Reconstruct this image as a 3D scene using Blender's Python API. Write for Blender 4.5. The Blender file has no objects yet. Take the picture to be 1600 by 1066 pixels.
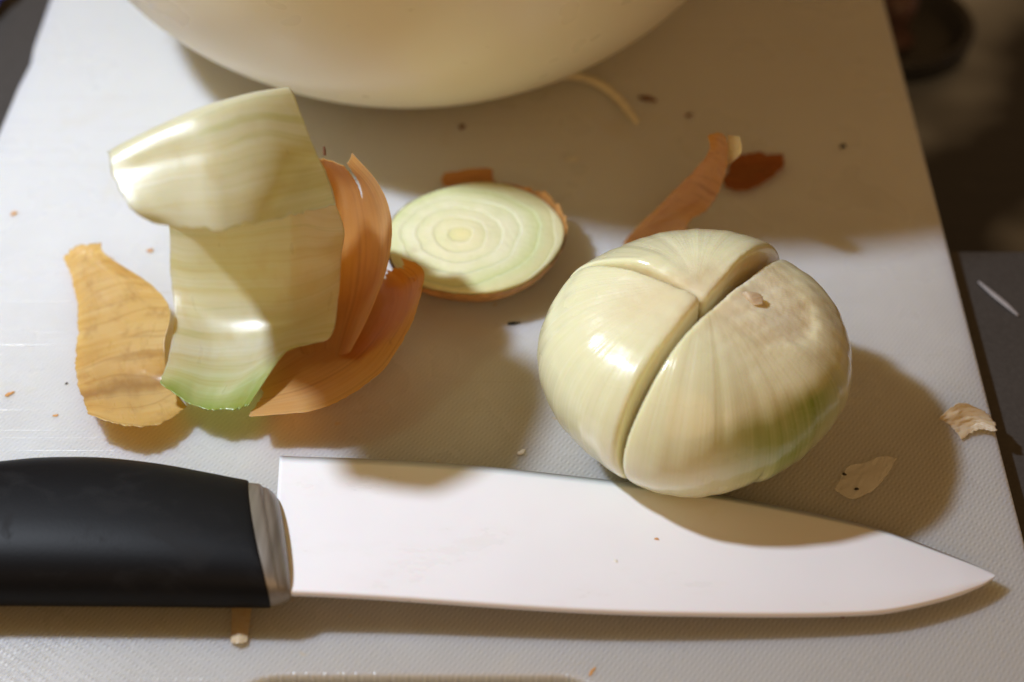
import bpy, math, random
import numpy as np
from mathutils import Vector

scene = bpy.context.scene
col = scene.collection
MM = 0.001
rng = random.Random(7)

# ------------------------------------------------------------------ camera
CAM_D, PITCH, FOCAL_PX = 451.0, math.radians(45), 2591.0
CAM = np.array([0, -CAM_D * math.cos(PITCH), CAM_D * math.sin(PITCH)])
cam_data = bpy.data.cameras.new('camera')
cam_data.sensor_width = 36.0
cam_data.lens = FOCAL_PX / 1600 * 36.0
cam_data.clip_start = 0.02
cam_data.clip_end = 20
cam_data.dof.use_dof = True
cam_data.dof.focus_distance = 0.412
cam_data.dof.aperture_fstop = 6.8
cam_data.dof.aperture_blades = 0
cam = bpy.data.objects.new('camera', cam_data)
cam.location = CAM * MM
cam.rotation_euler = (math.pi / 2 - PITCH, 0, 0)
col.objects.link(cam)
scene.camera = cam

# ------------------------------------------------------------------ light: one small hob lamp on the left, a warm dim kitchen
world = bpy.data.worlds.new('World')
scene.world = world
world.use_nodes = True
bg = world.node_tree.nodes['Background']
bg.inputs['Color'].default_value = (1.0, 0.55, 0.22, 1)
bg.inputs['Strength'].default_value = 0.175

def lamp(name, kind, loc, energy, color, size):
    d = bpy.data.lights.new(name, kind)
    d.energy = energy
    d.color = color
    if kind == 'POINT':
        d.shadow_soft_size = size
    else:
        d.shape = 'DISK'
        d.size = size
    o = bpy.data.objects.new(name, d)
    o.location = np.array(loc) * MM
    col.objects.link(o)
    return o

LAMP = (-252, 15, 380)
lamp('bright_work_lamp', 'POINT', LAMP, 8.9, (0.80, 0.88, 1.0), 0.015)
room = lamp('warm_room_lamp', 'AREA', (60, -950, 620), 2.7, (1.0, 0.60, 0.25), 0.9)
room.rotation_euler = Vector((-0.06, 0.95, -0.62)).to_track_quat('-Z', 'Y').to_euler()

scene.view_settings.view_transform = 'Standard'
scene.view_settings.look = 'None'
scene.view_settings.exposure = 0
scene.view_settings.gamma = 1
scene.render.engine = 'CYCLES'
scene.cycles.max_bounces = 10
scene.cycles.caustics_reflective = False

# ------------------------------------------------------------------ survey helpers: photo measurement + known height -> place in mm
def at(px, py, z=0.0):
    c, s = math.cos(PITCH), math.sin(PITCH)
    r = np.array([(px - 800) / FOCAL_PX, c - (py - 533) / FOCAL_PX * s, -s - (py - 533) / FOCAL_PX * c])
    return CAM + (z - CAM[2]) / r[2] * r

def at_y(px, py, y):
    c, s = math.cos(PITCH), math.sin(PITCH)
    r = np.array([(px - 800) / FOCAL_PX, c - (py - 533) / FOCAL_PX * s, -s - (py - 533) / FOCAL_PX * c])
    return CAM + (y - CAM[1]) / r[1] * r

# ------------------------------------------------------------------ objects
def link(o, parent=None):
    col.objects.link(o)
    if parent is not None:
        o.parent = parent
    return o

def tag(o, label=None, cat=None, group=None, kind=None):
    for k, v in (('label', label), ('category', cat), ('group', group), ('kind', kind)):
        if v:
            o[k] = v
    return o

def empty(name, loc):
    o = bpy.data.objects.new(name, None)
    o.empty_display_size = 0.01
    o.location = np.array(loc, float) * MM
    return link(o)

def mesh_obj(name, verts, faces, mat, parent=None, origin=(0, 0, 0), uv=None, smooth=True):
    """verts in mm (world); origin in mm is where the object's own origin sits."""
    v = (np.asarray(verts, float) - np.asarray(origin, float)) * MM
    me = bpy.data.meshes.new(name)
    me.from_pydata(v.tolist(), [], [list(map(int, f)) for f in faces])
    if uv is not None:
        lay = me.uv_layers.new(name='UVMap')
        idx = np.zeros(len(me.loops), dtype=np.int32)
        me.loops.foreach_get('vertex_index', idx)
        lay.data.foreach_set('uv', np.asarray(uv, np.float32)[idx].ravel())
    if smooth:
        me.polygons.foreach_set('use_smooth', [True] * len(me.polygons))
    me.materials.append(mat)
    me.update()
    o = bpy.data.objects.new(name, me)
    base = np.zeros(3)
    if parent is not None:
        base = np.array(parent.location) / MM
    o.location = (np.asarray(origin, float) - base) * MM
    return link(o, parent)

# ------------------------------------------------------------------ small maths
def vnoise(x, seed):
    """smooth 1-d value noise in -1..1"""
    r = np.random.RandomState(seed).uniform(-1, 1, 512)
    x = np.asarray(x, float)
    i = np.floor(x).astype(int)
    f = x - i
    f = f * f * (3 - 2 * f)
    return r[i % 512] * (1 - f) + r[(i + 1) % 512] * f

def vnoise2(x, y, seed):
    r = np.random.RandomState(seed).uniform(-1, 1, (64, 64))
    i = np.floor(x).astype(int); j = np.floor(y).astype(int)
    f = x - i; g = y - j
    f = f * f * (3 - 2 * f); g = g * g * (3 - 2 * g)
    a = r[i % 64, j % 64] * (1 - f) + r[(i + 1) % 64, j % 64] * f
    b = r[i % 64, (j + 1) % 64] * (1 - f) + r[(i + 1) % 64, (j + 1) % 64] * f
    return a * (1 - g) + b * g

def spline(ctrl, t):
    """Catmull-Rom through ctrl (n, ...) at parameters t in 0..1"""
    ctrl = np.asarray(ctrl, float)
    n = len(ctrl)
    p = np.concatenate([[2 * ctrl[0] - ctrl[1]], ctrl, [2 * ctrl[-1] - ctrl[-2]]])
    s = np.clip(np.asarray(t, float), 0, 1) * (n - 1)
    i = np.minimum(s.astype(int), n - 2)
    f = (s - i).reshape((-1,) + (1,) * (ctrl.ndim - 1))
    a, b, c, d = p[i], p[i + 1], p[i + 2], p[i + 3]
    return 0.5 * (2 * b + (c - a) * f + (2 * a - 5 * b + 4 * c - d) * f ** 2 + (3 * b - a - 3 * c + d) * f ** 3)

def patch_points(grid, U, V):
    """grid[v][u] of 3-d points, evaluated at arrays U, V (same shape)"""
    grid = np.asarray(grid, float)
    shape = U.shape
    u, v = U.ravel(), V.ravel()
    nv, nu = grid.shape[:2]
    out = np.zeros((len(u), 3))
    # basis weights
    def weights(n, t):
        return spline(np.eye(n), t)
    wu, wv = weights(nu, u), weights(nv, v)
    for k in range(3):
        out[:, k] = np.einsum('pv,vu,pu->p', wv, grid[:, :, k], wu)
    return out.reshape(shape + (3,))

def sheet(name, grid, mat, parent=None, nu=70, nv=70, thick=0.2, jag=(0.02, 0.02, 0.02, 0.02), freq=14, seed=1,
          crinkle=0.25, mask=None, origin=None, crink_freq=(5, 14)):
    """A thin curved piece of skin: a closed shell with ragged edges. jag = raggedness at u0, u1, v0, v1."""
    a = np.linspace(0, 1, nu)
    b = np.linspace(0, 1, nv)
    V, U = np.meshgrid(b, a, indexing='ij')
    def rag(t, s):
        return np.abs(vnoise(t * freq, s)) * 0.6 + np.abs(vnoise(t * freq * 3.1, s + 1)) * 0.4
    u0 = jag[0] * rag(V, seed); u1 = 1 - jag[1] * rag(V, seed + 2)
    v0 = jag[2] * rag(U, seed + 4); v1 = 1 - jag[3] * rag(U, seed + 6)
    Ue = u0 + (u1 - u0) * U
    Ve = v0 + (v1 - v0) * V
    P = patch_points(grid, Ue, Ve)
    du = np.gradient(P, axis=1); dv = np.gradient(P, axis=0)
    N = np.cross(du, dv)
    N /= np.linalg.norm(N, axis=2, keepdims=True) + 1e-9
    c = crinkle * (vnoise2(U * crink_freq[0], V * crink_freq[1], seed + 9) * 0.7 + vnoise2(U * crink_freq[0] * 2.7, V * crink_freq[1] * 2.9, seed + 11) * 0.3)
    edge = np.minimum(np.minimum(U, 1 - U), np.minimum(V, 1 - V))
    P = P + N * c[..., None]
    t = thick * np.clip(0.35 + edge * 12, 0.35, 1)
    A = P + N * (t / 2)[..., None]
    B = P - N * (t / 2)[..., None]
    for Q in (A, B):
        Q[..., 2] = np.maximum(Q[..., 2], 0.06)
    n = nu * nv
    verts = np.concatenate([A.reshape(-1, 3), B.reshape(-1, 3)])
    idx = np.arange(n).reshape(nv, nu)
    keep = np.ones((nv - 1, nu - 1), bool)
    if mask is not None:
        uc = (U[:-1, :-1] + U[1:, 1:]) / 2; vc = (V[:-1, :-1] + V[1:, 1:]) / 2
        keep = ~mask(uc, vc)
    faces = []
    for j in range(nv - 1):
        for i in range(nu - 1):
            if keep[j, i]:
                q = (idx[j, i], idx[j, i + 1], idx[j + 1, i + 1], idx[j + 1, i])
                faces.append(q)
                faces.append(tuple(n + k for k in reversed(q)))
    # close every open border
    def k(j, i):
        return 0 <= j < nv - 1 and 0 <= i < nu - 1 and keep[j, i]
    for j in range(nv - 1):
        for i in range(nu - 1):
            if not keep[j, i]:
                continue
            for (dj, di, p, q) in ((-1, 0, idx[j, i], idx[j, i + 1]), (1, 0, idx[j + 1, i + 1], idx[j + 1, i]),
                                   (0, -1, idx[j + 1, i], idx[j, i]), (0, 1, idx[j, i + 1], idx[j + 1, i + 1])):
                if not k(j + dj, i + di):
                    faces.append((q, p, p + n, q + n))
    uv = np.stack([np.concatenate([Ue.ravel()] * 2), np.concatenate([Ve.ravel()] * 2)], -1)
    if origin is None:
        m = P.reshape(-1, 3).mean(0)
        origin = (m[0], m[1], 0) if parent is None else tuple(np.array(parent.location) / MM)
    return mesh_obj(name, verts, faces, mat, parent, origin, uv)

def surface_net(f, lo, hi, h):
    """Closed surface f = 0 (f < 0 inside) as quads; f takes arrays x, y, z in mm."""
    ax = [np.arange(lo[k], hi[k] + h, h) for k in range(3)]
    X, Y, Z = np.meshgrid(*ax, indexing='ij')
    D = f(X, Y, Z)
    S = D < 0
    nx, ny, nz = D.shape
    acc = np.zeros((nx - 1, ny - 1, nz - 1, 3)); cnt = np.zeros((nx - 1, ny - 1, nz - 1))
    corners = [(i, j, k) for i in (0, 1) for j in (0, 1) for k in (0, 1)]
    sl = lambda c: D[c[0]:nx - 1 + c[0], c[1]:ny - 1 + c[1], c[2]:nz - 1 + c[2]]
    for a in corners:
        for ax_ in range(3):
            if a[ax_]:
                continue
            b = list(a); b[ax_] = 1
            da, db = sl(a), sl(b)
            m = (da < 0) != (db < 0)
            t = np.where(m, da / np.where(m, da - db, 1), 0)
            for q in range(3):
                acc[..., q] += m * (a[q] + (t if q == ax_ else 0))
            cnt += m
    act = cnt > 0
    ids = -np.ones(act.shape, int)
    ids[act] = np.arange(act.sum())
    ii = np.argwhere(act)
    verts = np.array(lo) + h * (ii + acc[act] / cnt[act][:, None])
    faces = []
    for ax_ in range(3):
        o1, o2 = [(1, 2), (2, 0), (0, 1)][ax_]
        s0 = [slice(None)] * 3; s1 = [slice(None)] * 3
        s0[ax_] = slice(0, -1); s1[ax_] = slice(1, None)
        A, B = S[tuple(s0)], S[tuple(s1)]
        e = np.argwhere(A != B)
        e = e[(e[:, o1] > 0) & (e[:, o2] > 0) & (e[:, o1] < D.shape[o1] - 1) & (e[:, o2] < D.shape[o2] - 1)]
        flip = A[e[:, 0], e[:, 1], e[:, 2]]
        def cell(d1, d2):
            c = e.copy(); c[:, o1] -= d1; c[:, o2] -= d2
            return ids[c[:, 0], c[:, 1], c[:, 2]]
        q = np.stack([cell(1, 1), cell(0, 1), cell(0, 0), cell(1, 0)], 1)
        q[~flip] = q[~flip][:, ::-1]
        faces.append(q)
    return verts, np.concatenate(faces)

def smax(a, b, k):
    h = np.clip(0.5 + 0.5 * (a - b) / k, 0, 1)
    return b + (a - b) * h + k * h * (1 - h)

def smin(a, b, k):
    return -smax(-a, -b, k)

# ------------------------------------------------------------------ node helper
class Mat:
    def __init__(self, name):
        self.m = bpy.data.materials.new(name)
        self.m.use_nodes = True
        self.t = self.m.node_tree
        self.b = self.t.nodes['Principled BSDF']
        self.out = self.t.nodes['Material Output']
    def n(self, kind, **kw):
        nd = self.t.nodes.new(kind)
        for k, v in kw.items():
            setattr(nd, k, v)
        return nd
    def l(self, a, b):
        self.t.links.new(a, b)
    def put(self, sock, v):
        if isinstance(v, bpy.types.NodeSocket):
            self.l(v, sock)
        elif v is not None:
            if isinstance(v, tuple) and len(v) == 3 and sock.type == 'RGBA':
                v = v + (1,)
            sock.default_value = v
    def set(self, **kw):
        for k, v in kw.items():
            self.put(self.b.inputs[k.replace('_', ' ')], v)
        return self
    def math(self, op, a, b=None, clamp=False):
        nd = self.n('ShaderNodeMath', operation=op, use_clamp=clamp)
        self.put(nd.inputs[0], a)
        if b is not None:
            self.put(nd.inputs[1], b)
        return nd.outputs[0]
    def vmath(self, op, a, b=None):
        nd = self.n('ShaderNodeVectorMath', operation=op)
        self.put(nd.inputs[0], a)
        if b is not None:
            self.put(nd.inputs[1], b)
        return nd.outputs['Value'] if op in ('LENGTH', 'DOT_PRODUCT', 'DISTANCE') else nd.outputs[0]
    def coord(self, which='Object'):
        return self.n('ShaderNodeTexCoord').outputs[which]
    def mapping(self, v, scale=(1, 1, 1), rot=(0, 0, 0), loc=(0, 0, 0)):
        nd = self.n('ShaderNodeMapping')
        self.l(v, nd.inputs['Vector'])
        nd.inputs['Scale'].default_value = scale
        nd.inputs['Rotation'].default_value = rot
        nd.inputs['Location'].default_value = loc
        return nd.outputs[0]
    def noise(self, v, scale=5, detail=3, rough=0.5, dist=0):
        nd = self.n('ShaderNodeTexNoise')
        self.l(v, nd.inputs['Vector'])
        nd.inputs['Scale'].default_value = scale
        nd.inputs['Detail'].default_value = detail
        nd.inputs['Roughness'].default_value = rough
        nd.inputs['Distortion'].default_value = dist
        return nd.outputs['Fac']
    def ramp(self, fac, *stops):
        nd = self.n('ShaderNodeValToRGB')
        self.l(fac, nd.inputs[0])
        e = nd.color_ramp.elements
        while len(e) < len(stops):
            e.new(0.5)
        for el, (p, c) in zip(e, stops):
            el.position = p
            el.color = tuple(c) + (1,) if isinstance(c, tuple) else (c, c, c, 1)
        return nd.outputs[0]
    def mix(self, fac, a, b, blend='MIX'):
        nd = self.n('ShaderNodeMix', data_type='RGBA', blend_type=blend)
        self.put(nd.inputs[0], fac)
        self.put(nd.inputs[6], a)
        self.put(nd.inputs[7], b)
        return nd.outputs[2]
    def bump(self, h, strength=0.3, dist=0.001, normal=None):
        nd = self.n('ShaderNodeBump')
        nd.inputs['Strength'].default_value = strength
        nd.inputs['Distance'].default_value = dist
        self.l(h, nd.inputs['Height'])
        if normal is not None:
            self.l(normal, nd.inputs['Normal'])
        return nd.outputs[0]
    def xyz(self, v):
        nd = self.n('ShaderNodeSeparateXYZ')
        self.l(v, nd.inputs[0])
        return nd.outputs

def mat_plain(name, color, rough=0.5, var=0.15, scale=300, **kw):
    M = Mat(name)
    c = M.coord()
    f = M.noise(c, scale, 4)
    dark = tuple(x * (1 - var) for x in color); light = tuple(min(1, x * (1 + var)) for x in color)
    M.set(Base_Color=M.ramp(f, (0.3, dark), (0.7, light)), Roughness=rough, **kw)
    return M.m

# ---- cutting board plastic
def mat_board():
    M = Mat('white_polyethylene')
    c = M.coord()
    s = M.xyz(c)
    wob = M.math('MULTIPLY', M.noise(c, 160, 3, 0.6), 3.2)
    r1 = M.xyz(M.mapping(c, (1, 1, 1), (0, 0, 0.62)))
    a = M.math('ADD', M.math('MULTIPLY', r1[0], 2 * math.pi / 0.00115), wob)
    b = M.math('ADD', M.math('MULTIPLY', r1[1], 2 * math.pi / 0.0021), wob)
    p = M.math('ADD', M.math('MULTIPLY', M.math('SINE', a), 0.65), M.math('MULTIPLY', M.math('MULTIPLY', M.math('SINE', a), M.math('SINE', b)), 0.6))
    # moulded grain grows stronger towards the front, with a greyer base colour
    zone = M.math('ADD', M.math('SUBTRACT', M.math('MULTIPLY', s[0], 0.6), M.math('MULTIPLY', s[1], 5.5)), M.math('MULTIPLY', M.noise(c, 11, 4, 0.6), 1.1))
    front_mask = M.ramp(zone, (0.25, 0.12), (0.95, 1.0))
    knurl = M.math('MULTIPLY', M.math('MULTIPLY', p, front_mask), M.ramp(M.noise(c, 70, 3, 0.65), (0.3, 0.15), (0.65, 1.0)))
    scr = None
    for k, (rot, sx, sy) in enumerate(((0.15, 7, 900), (-0.35, 9, 1100), (1.25, 6, 800), (0.55, 8, 1000))):
        n = M.noise(M.mapping(c, (sx, sy, 1), (0, 0, rot), (k * 3.1, k, 0)), 1.0, 1, 0.3)
        r = M.ramp(n, (0.70, 0.0), (0.76, 1.0))
        scr = r if scr is None else M.math('MAXIMUM', scr, r)
    scr = M.math('MULTIPLY', scr, M.ramp(M.noise(c, 18, 2), (0.45, 0.0), (0.65, 1.0)))
    grain = M.noise(c, 1500, 2)
    h = M.math('ADD', M.math('MULTIPLY', knurl, 0.5), M.math('MULTIPLY', grain, 0.35))
    h = M.math('SUBTRACT', h, M.math('MULTIPLY', scr, 0.6))
    stain = M.ramp(M.noise(c, 34, 5, 0.62, 0.6), (0.60, 0.0), (0.78, 1.0))
    spots = M.ramp(M.noise(c, 190, 2, 0.5), (0.74, 0.0), (0.80, 1.0))
    base = M.ramp(M.noise(c, 9, 4), (0.3, (0.72, 0.705, 0.67)), (0.7, (0.77, 0.755, 0.725)))
    front_grey = M.math('MULTIPLY', front_mask, M.math('ADD', 0.70, M.math('MULTIPLY', p, -0.14)), True)
    base = M.mix(M.math('MULTIPLY', front_grey, 0.92), base, (0.315, 0.30, 0.275))  # greys the base colour where the mask is strong, mainly in front
    base = M.mix(M.math('MULTIPLY', stain, 0.38), base, (0.64, 0.55, 0.36))
    base = M.mix(M.math('MULTIPLY', spots, 0.45), base, (0.58, 0.42, 0.20))
    base = M.mix(M.math('MULTIPLY', scr, 0.40), base, (0.47, 0.42, 0.34))
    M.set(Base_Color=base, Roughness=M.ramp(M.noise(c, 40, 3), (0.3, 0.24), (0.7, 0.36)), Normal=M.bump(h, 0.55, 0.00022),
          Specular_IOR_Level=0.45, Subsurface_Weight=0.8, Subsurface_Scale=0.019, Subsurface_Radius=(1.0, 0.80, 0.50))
    return M.m

# ---- onion flesh with its shells (object coordinates: origin at the bulb's base)
ON_A, ON_C = 37.5, 26.2
def mat_onion():
    M = Mat('onion_flesh')
    c = M.coord()
    p = M.vmath('SUBTRACT', c, (0, 0, ON_C * MM))
    e = M.vmath('LENGTH', M.vmath('DIVIDE', p, (ON_A * MM, ON_A * MM, ON_C * MM)))
    e = M.math('ADD', e, M.math('MULTIPLY', M.math('SUBTRACT', M.noise(c, 45, 2), 0.5), 0.06))
    w = M.math('SINE', M.math('MULTIPLY', e, 2 * math.pi * 7.5))
    ring = M.ramp(M.math('MULTIPLY_ADD', w, 0.5) if False else M.math('ADD', M.math('MULTIPLY', w, 0.5), 0.5), (0.0, 0.0), (0.35, 0.25), (0.85, 1.0))
    skin = M.ramp(e, (0.88, 0.0), (0.985, 1.0))                       # outermost shell
    s = M.xyz(p)
    ang = M.n('ShaderNodeMath', operation='ARCTAN2'); M.l(s[1], ang.inputs[0]); M.l(s[0], ang.inputs[1])
    cmb = M.n('ShaderNodeCombineXYZ'); M.l(M.math('MULTIPLY', ang.outputs[0], 42.0), cmb.inputs[0]); M.l(M.math('MULTIPLY', s[2], 14.0), cmb.inputs[1])
    vein = M.noise(cmb.outputs[0], 1.0, 3, 0.6)
    cut = M.mix(ring, (0.775, 0.69, 0.44), (0.82, 0.76, 0.54))
    cut = M.mix(M.math('MULTIPLY', M.ramp(M.noise(c, 120, 4), (0.45, 0.0), (0.7, 1.0)), 0.3), cut, (0.74, 0.58, 0.30))
    outer = M.ramp(vein, (0.25, (0.765, 0.755, 0.455)), (0.52, (0.795, 0.78, 0.51)), (0.80, (0.815, 0.795, 0.56)))
    fine = M.math('ABSOLUTE', M.math('SUBTRACT', vein, 0.46))
    outer = M.mix(M.math('MULTIPLY', M.ramp(fine, (0.0, 1.0), (0.018, 0.0)), 0.22), outer, (0.62, 0.62, 0.28))
    # green flush of the outermost shell, low on one side
    gd = M.vmath('DISTANCE', c, GREEN_AT)
    gm = M.ramp(gd, (0.008, 1.0), (0.025, 0.0))
    gm = M.math('MULTIPLY', gm, M.ramp(vein, (0.25, 0.55), (0.6, 1.0)))
    low = M.ramp(s[2], (0.0, 0.0), (1.0, 1.0))
    zlim = M.math('MULTIPLY', M.math('SUBTRACT', M.math('ADD', M.math('MULTIPLY', M.noise(c, 60, 2), 0.004), 0.013), s[2]), 160.0)
    gm = M.math('MULTIPLY', gm, M.ramp(zlim, (0.1, 0.0), (0.75, 1.0)))
    outer = M.mix(M.math('MULTIPLY', gm, 0.95), outer, (0.24, 0.34, 0.04))
    zz = M.math('MULTIPLY', M.math('ADD', s[2], 0.026), 40.0)          # towards the root end the shell is greener
    outer = M.mix(M.math('MULTIPLY', M.ramp(zz, (0.0, 1.0), (0.62, 0.0)), 0.45), outer, (0.58, 0.62, 0.26))
    M.set(Base_Color=M.mix(skin, cut, outer), Subsurface_Weight=0.55, Subsurface_Scale=0.004, Subsurface_Radius=(1.0, 0.75, 0.35))
    h = M.math('ADD', M.math('MULTIPLY', vein, 0.5), M.math('MULTIPLY', M.noise(c, 330, 3), M.math('SUBTRACT', 1.15, skin)))
    h = M.math('ADD', h, M.math('MULTIPLY', M.noise(M.mapping(c, (1, 1, 0.4)), 130, 2), 0.4))
    h = M.math('ADD', h, M.math('MULTIPLY', ring, 0.10))
    M.set(Roughness=M.mix(skin, (0.42, 0.42, 0.42), M.ramp(M.noise(c, 90, 3), (0.3, 0.17), (0.7, 0.30))),
          Normal=M.bump(h, 0.42, 0.0007), Specular_IOR_Level=0.5, Coat_Weight=M.math('MULTIPLY', skin, 0.55), Coat_Roughness=0.12)
    return M.m

def mat_slice():
    M = Mat('onion_slice_rings')
    c = M.coord()
    s = M.xyz(c)
    wob = M.math('MULTIPLY', M.math('SUBTRACT', M.noise(c, 75, 3), 0.5), 0.0055)
    pl = M.n('ShaderNodeCombineXYZ')
    M.l(M.math('ADD', s[0], 0.004), pl.inputs[0]); M.l(M.math('MULTIPLY', s[1], 1.0), pl.inputs[1])
    r = M.math('DIVIDE', M.math('ADD', M.vmath('LENGTH', pl.outputs[0]), wob), 0.0245)
    fr = M.math('FRACT', M.math('MULTIPLY', M.math('POWER', r, 0.85), 5.6))
    ring = M.ramp(fr, (0.0, (0.62, 0.66, 0.36)), (0.08, (0.90, 0.90, 0.76)), (0.20, (0.82, 0.81, 0.58)), (0.60, (0.76, 0.76, 0.48)), (0.90, (0.66, 0.68, 0.36)), (1.0, (0.54, 0.60, 0.27)))
    zone = M.ramp(r, (0.0, (0.80, 0.72, 0.30)), (0.18, (0.80, 0.78, 0.50)), (0.6, (0.79, 0.80, 0.58)), (0.9, (0.58, 0.65, 0.32)), (1.0, (0.66, 0.64, 0.36)))
    base = M.mix(0.68, ring, zone)
    pat = M.ramp(M.noise(c, 120, 3), (0.45, 0.0), (0.65, 1.0))
    base = M.mix(M.math('MULTIPLY', pat, 0.3), base, (0.62, 0.68, 0.34))
    h = M.math('ADD', M.ramp(fr, (0.0, 0.0), (0.10, 1.0), (0.6, 0.5), (1.0, 0.0)), M.noise(c, 500, 3))
    M.set(Base_Color=base, Roughness=0.27, Subsurface_Weight=0.5, Subsurface_Scale=0.003, Subsurface_Radius=(1, .8, .4), Normal=M.bump(h, 0.5, 0.0006))
    return M.m

# ---- papery skins and fleshy layers; uv u runs along the veins
def mat_peel(name, stops, streaks, rough=(0.25, 0.45), vfreq=22, sss=0.6, sss_scale=0.0012, extra=None, bump=0.35, transl=None, gloss=1.0, lines=None, clear=0.34):
    M = Mat(name)
    uv = M.coord('UV')
    s = M.xyz(uv)
    bend = M.math('MULTIPLY', M.math('SUBTRACT', M.noise(uv, 3, 2), 0.5), 0.022)
    cmb = M.n('ShaderNodeCombineXYZ')
    M.l(M.math('MULTIPLY', s[0], 0.7), cmb.inputs[0])
    M.l(M.math('MULTIPLY', M.math('ADD', s[1], bend), vfreq), cmb.inputs[1])
    st = M.noise(cmb.outputs[0], 1.0, 2, 0.5)
    cmb2 = M.n('ShaderNodeCombineXYZ')
    M.l(M.math('MULTIPLY', s[0], 0.9), cmb2.inputs[0])
    M.l(M.math('MULTIPLY', M.math('ADD', s[1], bend), vfreq * 4), cmb2.inputs[1])
    st2 = M.noise(cmb2.outputs[0], 1.0, 3, 0.6)
    f = M.math('ADD', M.math('MULTIPLY', st, 0.60), M.math('MULTIPLY', st2, 0.40))
    base = M.ramp(f, *streaks)
    along = M.ramp(M.math('ADD', s[1], M.math('MULTIPLY', M.math('SUBTRACT', M.noise(uv, 6, 2), 0.5), 0.10)), *stops)
    base = M.mix(1.0, base, along, 'MULTIPLY')
    cmb3 = M.n('ShaderNodeCombineXYZ')
    M.l(M.math('MULTIPLY', s[0], 0.45), cmb3.inputs[0])
    M.l(M.math('MULTIPLY', M.math('ADD', s[1], bend), vfreq * 1.6), cmb3.inputs[1])
    cmb3.inputs[2].default_value = 3.7
    ln = M.math('ABSOLUTE', M.math('SUBTRACT', M.noise(cmb3.outputs[0], 1.0, 0.6, 0.4), 0.5))
    if lines:
        base = M.mix(M.math('MULTIPLY', M.ramp(ln, (0.0, 1.0), (0.010, 0.5), (0.026, 0.0)), lines[1]), base, lines[0])
    blotch = M.ramp(M.noise(M.mapping(uv, (1.0, 2.2, 1)), 5, 4, 0.6), (0.52, 0.0), (0.72, 1.0))
    if extra:
        base = M.mix(M.math('MULTIPLY', blotch, extra[1]), base, extra[0])
    h = M.math('ADD', M.math('MULTIPLY', f, 0.8), M.math('MULTIPLY', M.noise(uv, 14, 3), 0.35))
    M.set(Base_Color=base, Roughness=M.ramp(M.noise(uv, 9, 3), (0.3, rough[0]), (0.7, rough[1])),
          Subsurface_Weight=sss, Subsurface_Scale=sss_scale, Subsurface_Radius=(1.0, 0.65, 0.3), Normal=M.bump(h, bump, 0.0006), Specular_IOR_Level=0.5)
    if transl:
        # a wet, thin sheet: part of the light is scattered through it, the gloss lies on top
        bp = M.bump(h, bump, 0.0006)
        M.put(M.b.inputs['Specular IOR Level'], 0.0)
        tr = M.n('ShaderNodeBsdfTranslucent')
        M.l(M.mix(1.0, base, transl[1], 'MULTIPLY'), tr.inputs[0])
        mx = M.n('ShaderNodeMixShader')
        mx.inputs[0].default_value = transl[0]
        M.l(M.b.outputs[0], mx.inputs[1]); M.l(tr.outputs[0], mx.inputs[2])
        gl = M.n('ShaderNodeBsdfGlossy')
        gl.inputs['Color'].default_value = (1, 1, 1, 1)
        M.l(M.ramp(M.noise(uv, 9, 3), (0.3, rough[0]), (0.7, rough[1])), gl.inputs['Roughness'])
        M.l(bp, gl.inputs['Normal'])
        fr = M.n('ShaderNodeLayerWeight')
        M.l(bp, fr.inputs['Normal'])
        fc = M.math('ADD', M.math('MULTIPLY', M.math('POWER', fr.outputs['Facing'], 4.0), 0.35), 0.045)
        m2 = M.n('ShaderNodeMixShader')
        M.l(M.math('MULTIPLY', fc, gloss), m2.inputs[0])
        M.l(mx.outputs[0], m2.inputs[1]); M.l(gl.outputs[0], m2.inputs[2])
        tp = M.n('ShaderNodeBsdfTransparent')
        M.l(M.mix(0.6, base, transl[1], 'MULTIPLY'), tp.inputs[0])
        m3 = M.n('ShaderNodeMixShader')
        m3.inputs[0].default_value = clear
        M.l(m2.outputs[0], m3.inputs[1]); M.l(tp.outputs[0], m3.inputs[2])
        M.l(m3.outputs[0], M.out.inputs[0])
    return M.m

# ================================================================== the surface
# countertop, one sheet round a sunken dark basin on the right
def mat_counter():
    M = Mat('grey_stone_counter')
    c = M.coord()
    n = M.noise(c, 900, 4, 0.7)
    m = M.noise(c, 12, 3)
    base = M.ramp(n, (0.3, (0.036, 0.033, 0.031)), (0.7, (0.062, 0.057, 0.053)))
    base = M.mix(M.math('MULTIPLY', m, 0.3), base, (0.075, 0.068, 0.06))
    M.set(Base_Color=base, Roughness=0.48, Normal=M.bump(n, 0.15, 0.0003))
    return M.m
CTOP = -5.2
bx0, bx1, by0, by1 = 112.0, 470.0, 42.0, 420.0
ox0, ox1, oy0, oy1 = -1500.0, 1500.0, -900.0, 1500.0
cv, cf = [], []
def quad(x0, y0, x1, y1, z):
    k = len(cv)
    cv.extend([(x0, y0, z), (x1, y0, z), (x1, y1, z), (x0, y1, z)])
    cf.append((k, k + 1, k + 2, k + 3))
quad(ox0, oy0, bx0, oy1, CTOP); quad(bx1, oy0, ox1, oy1, CTOP); quad(bx0, oy0, bx1, by0, CTOP); quad(bx0, by1, bx1, oy1, CTOP)
tag(mesh_obj('countertop', cv, cf, mat_counter(), smooth=False), kind='structure')

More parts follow.
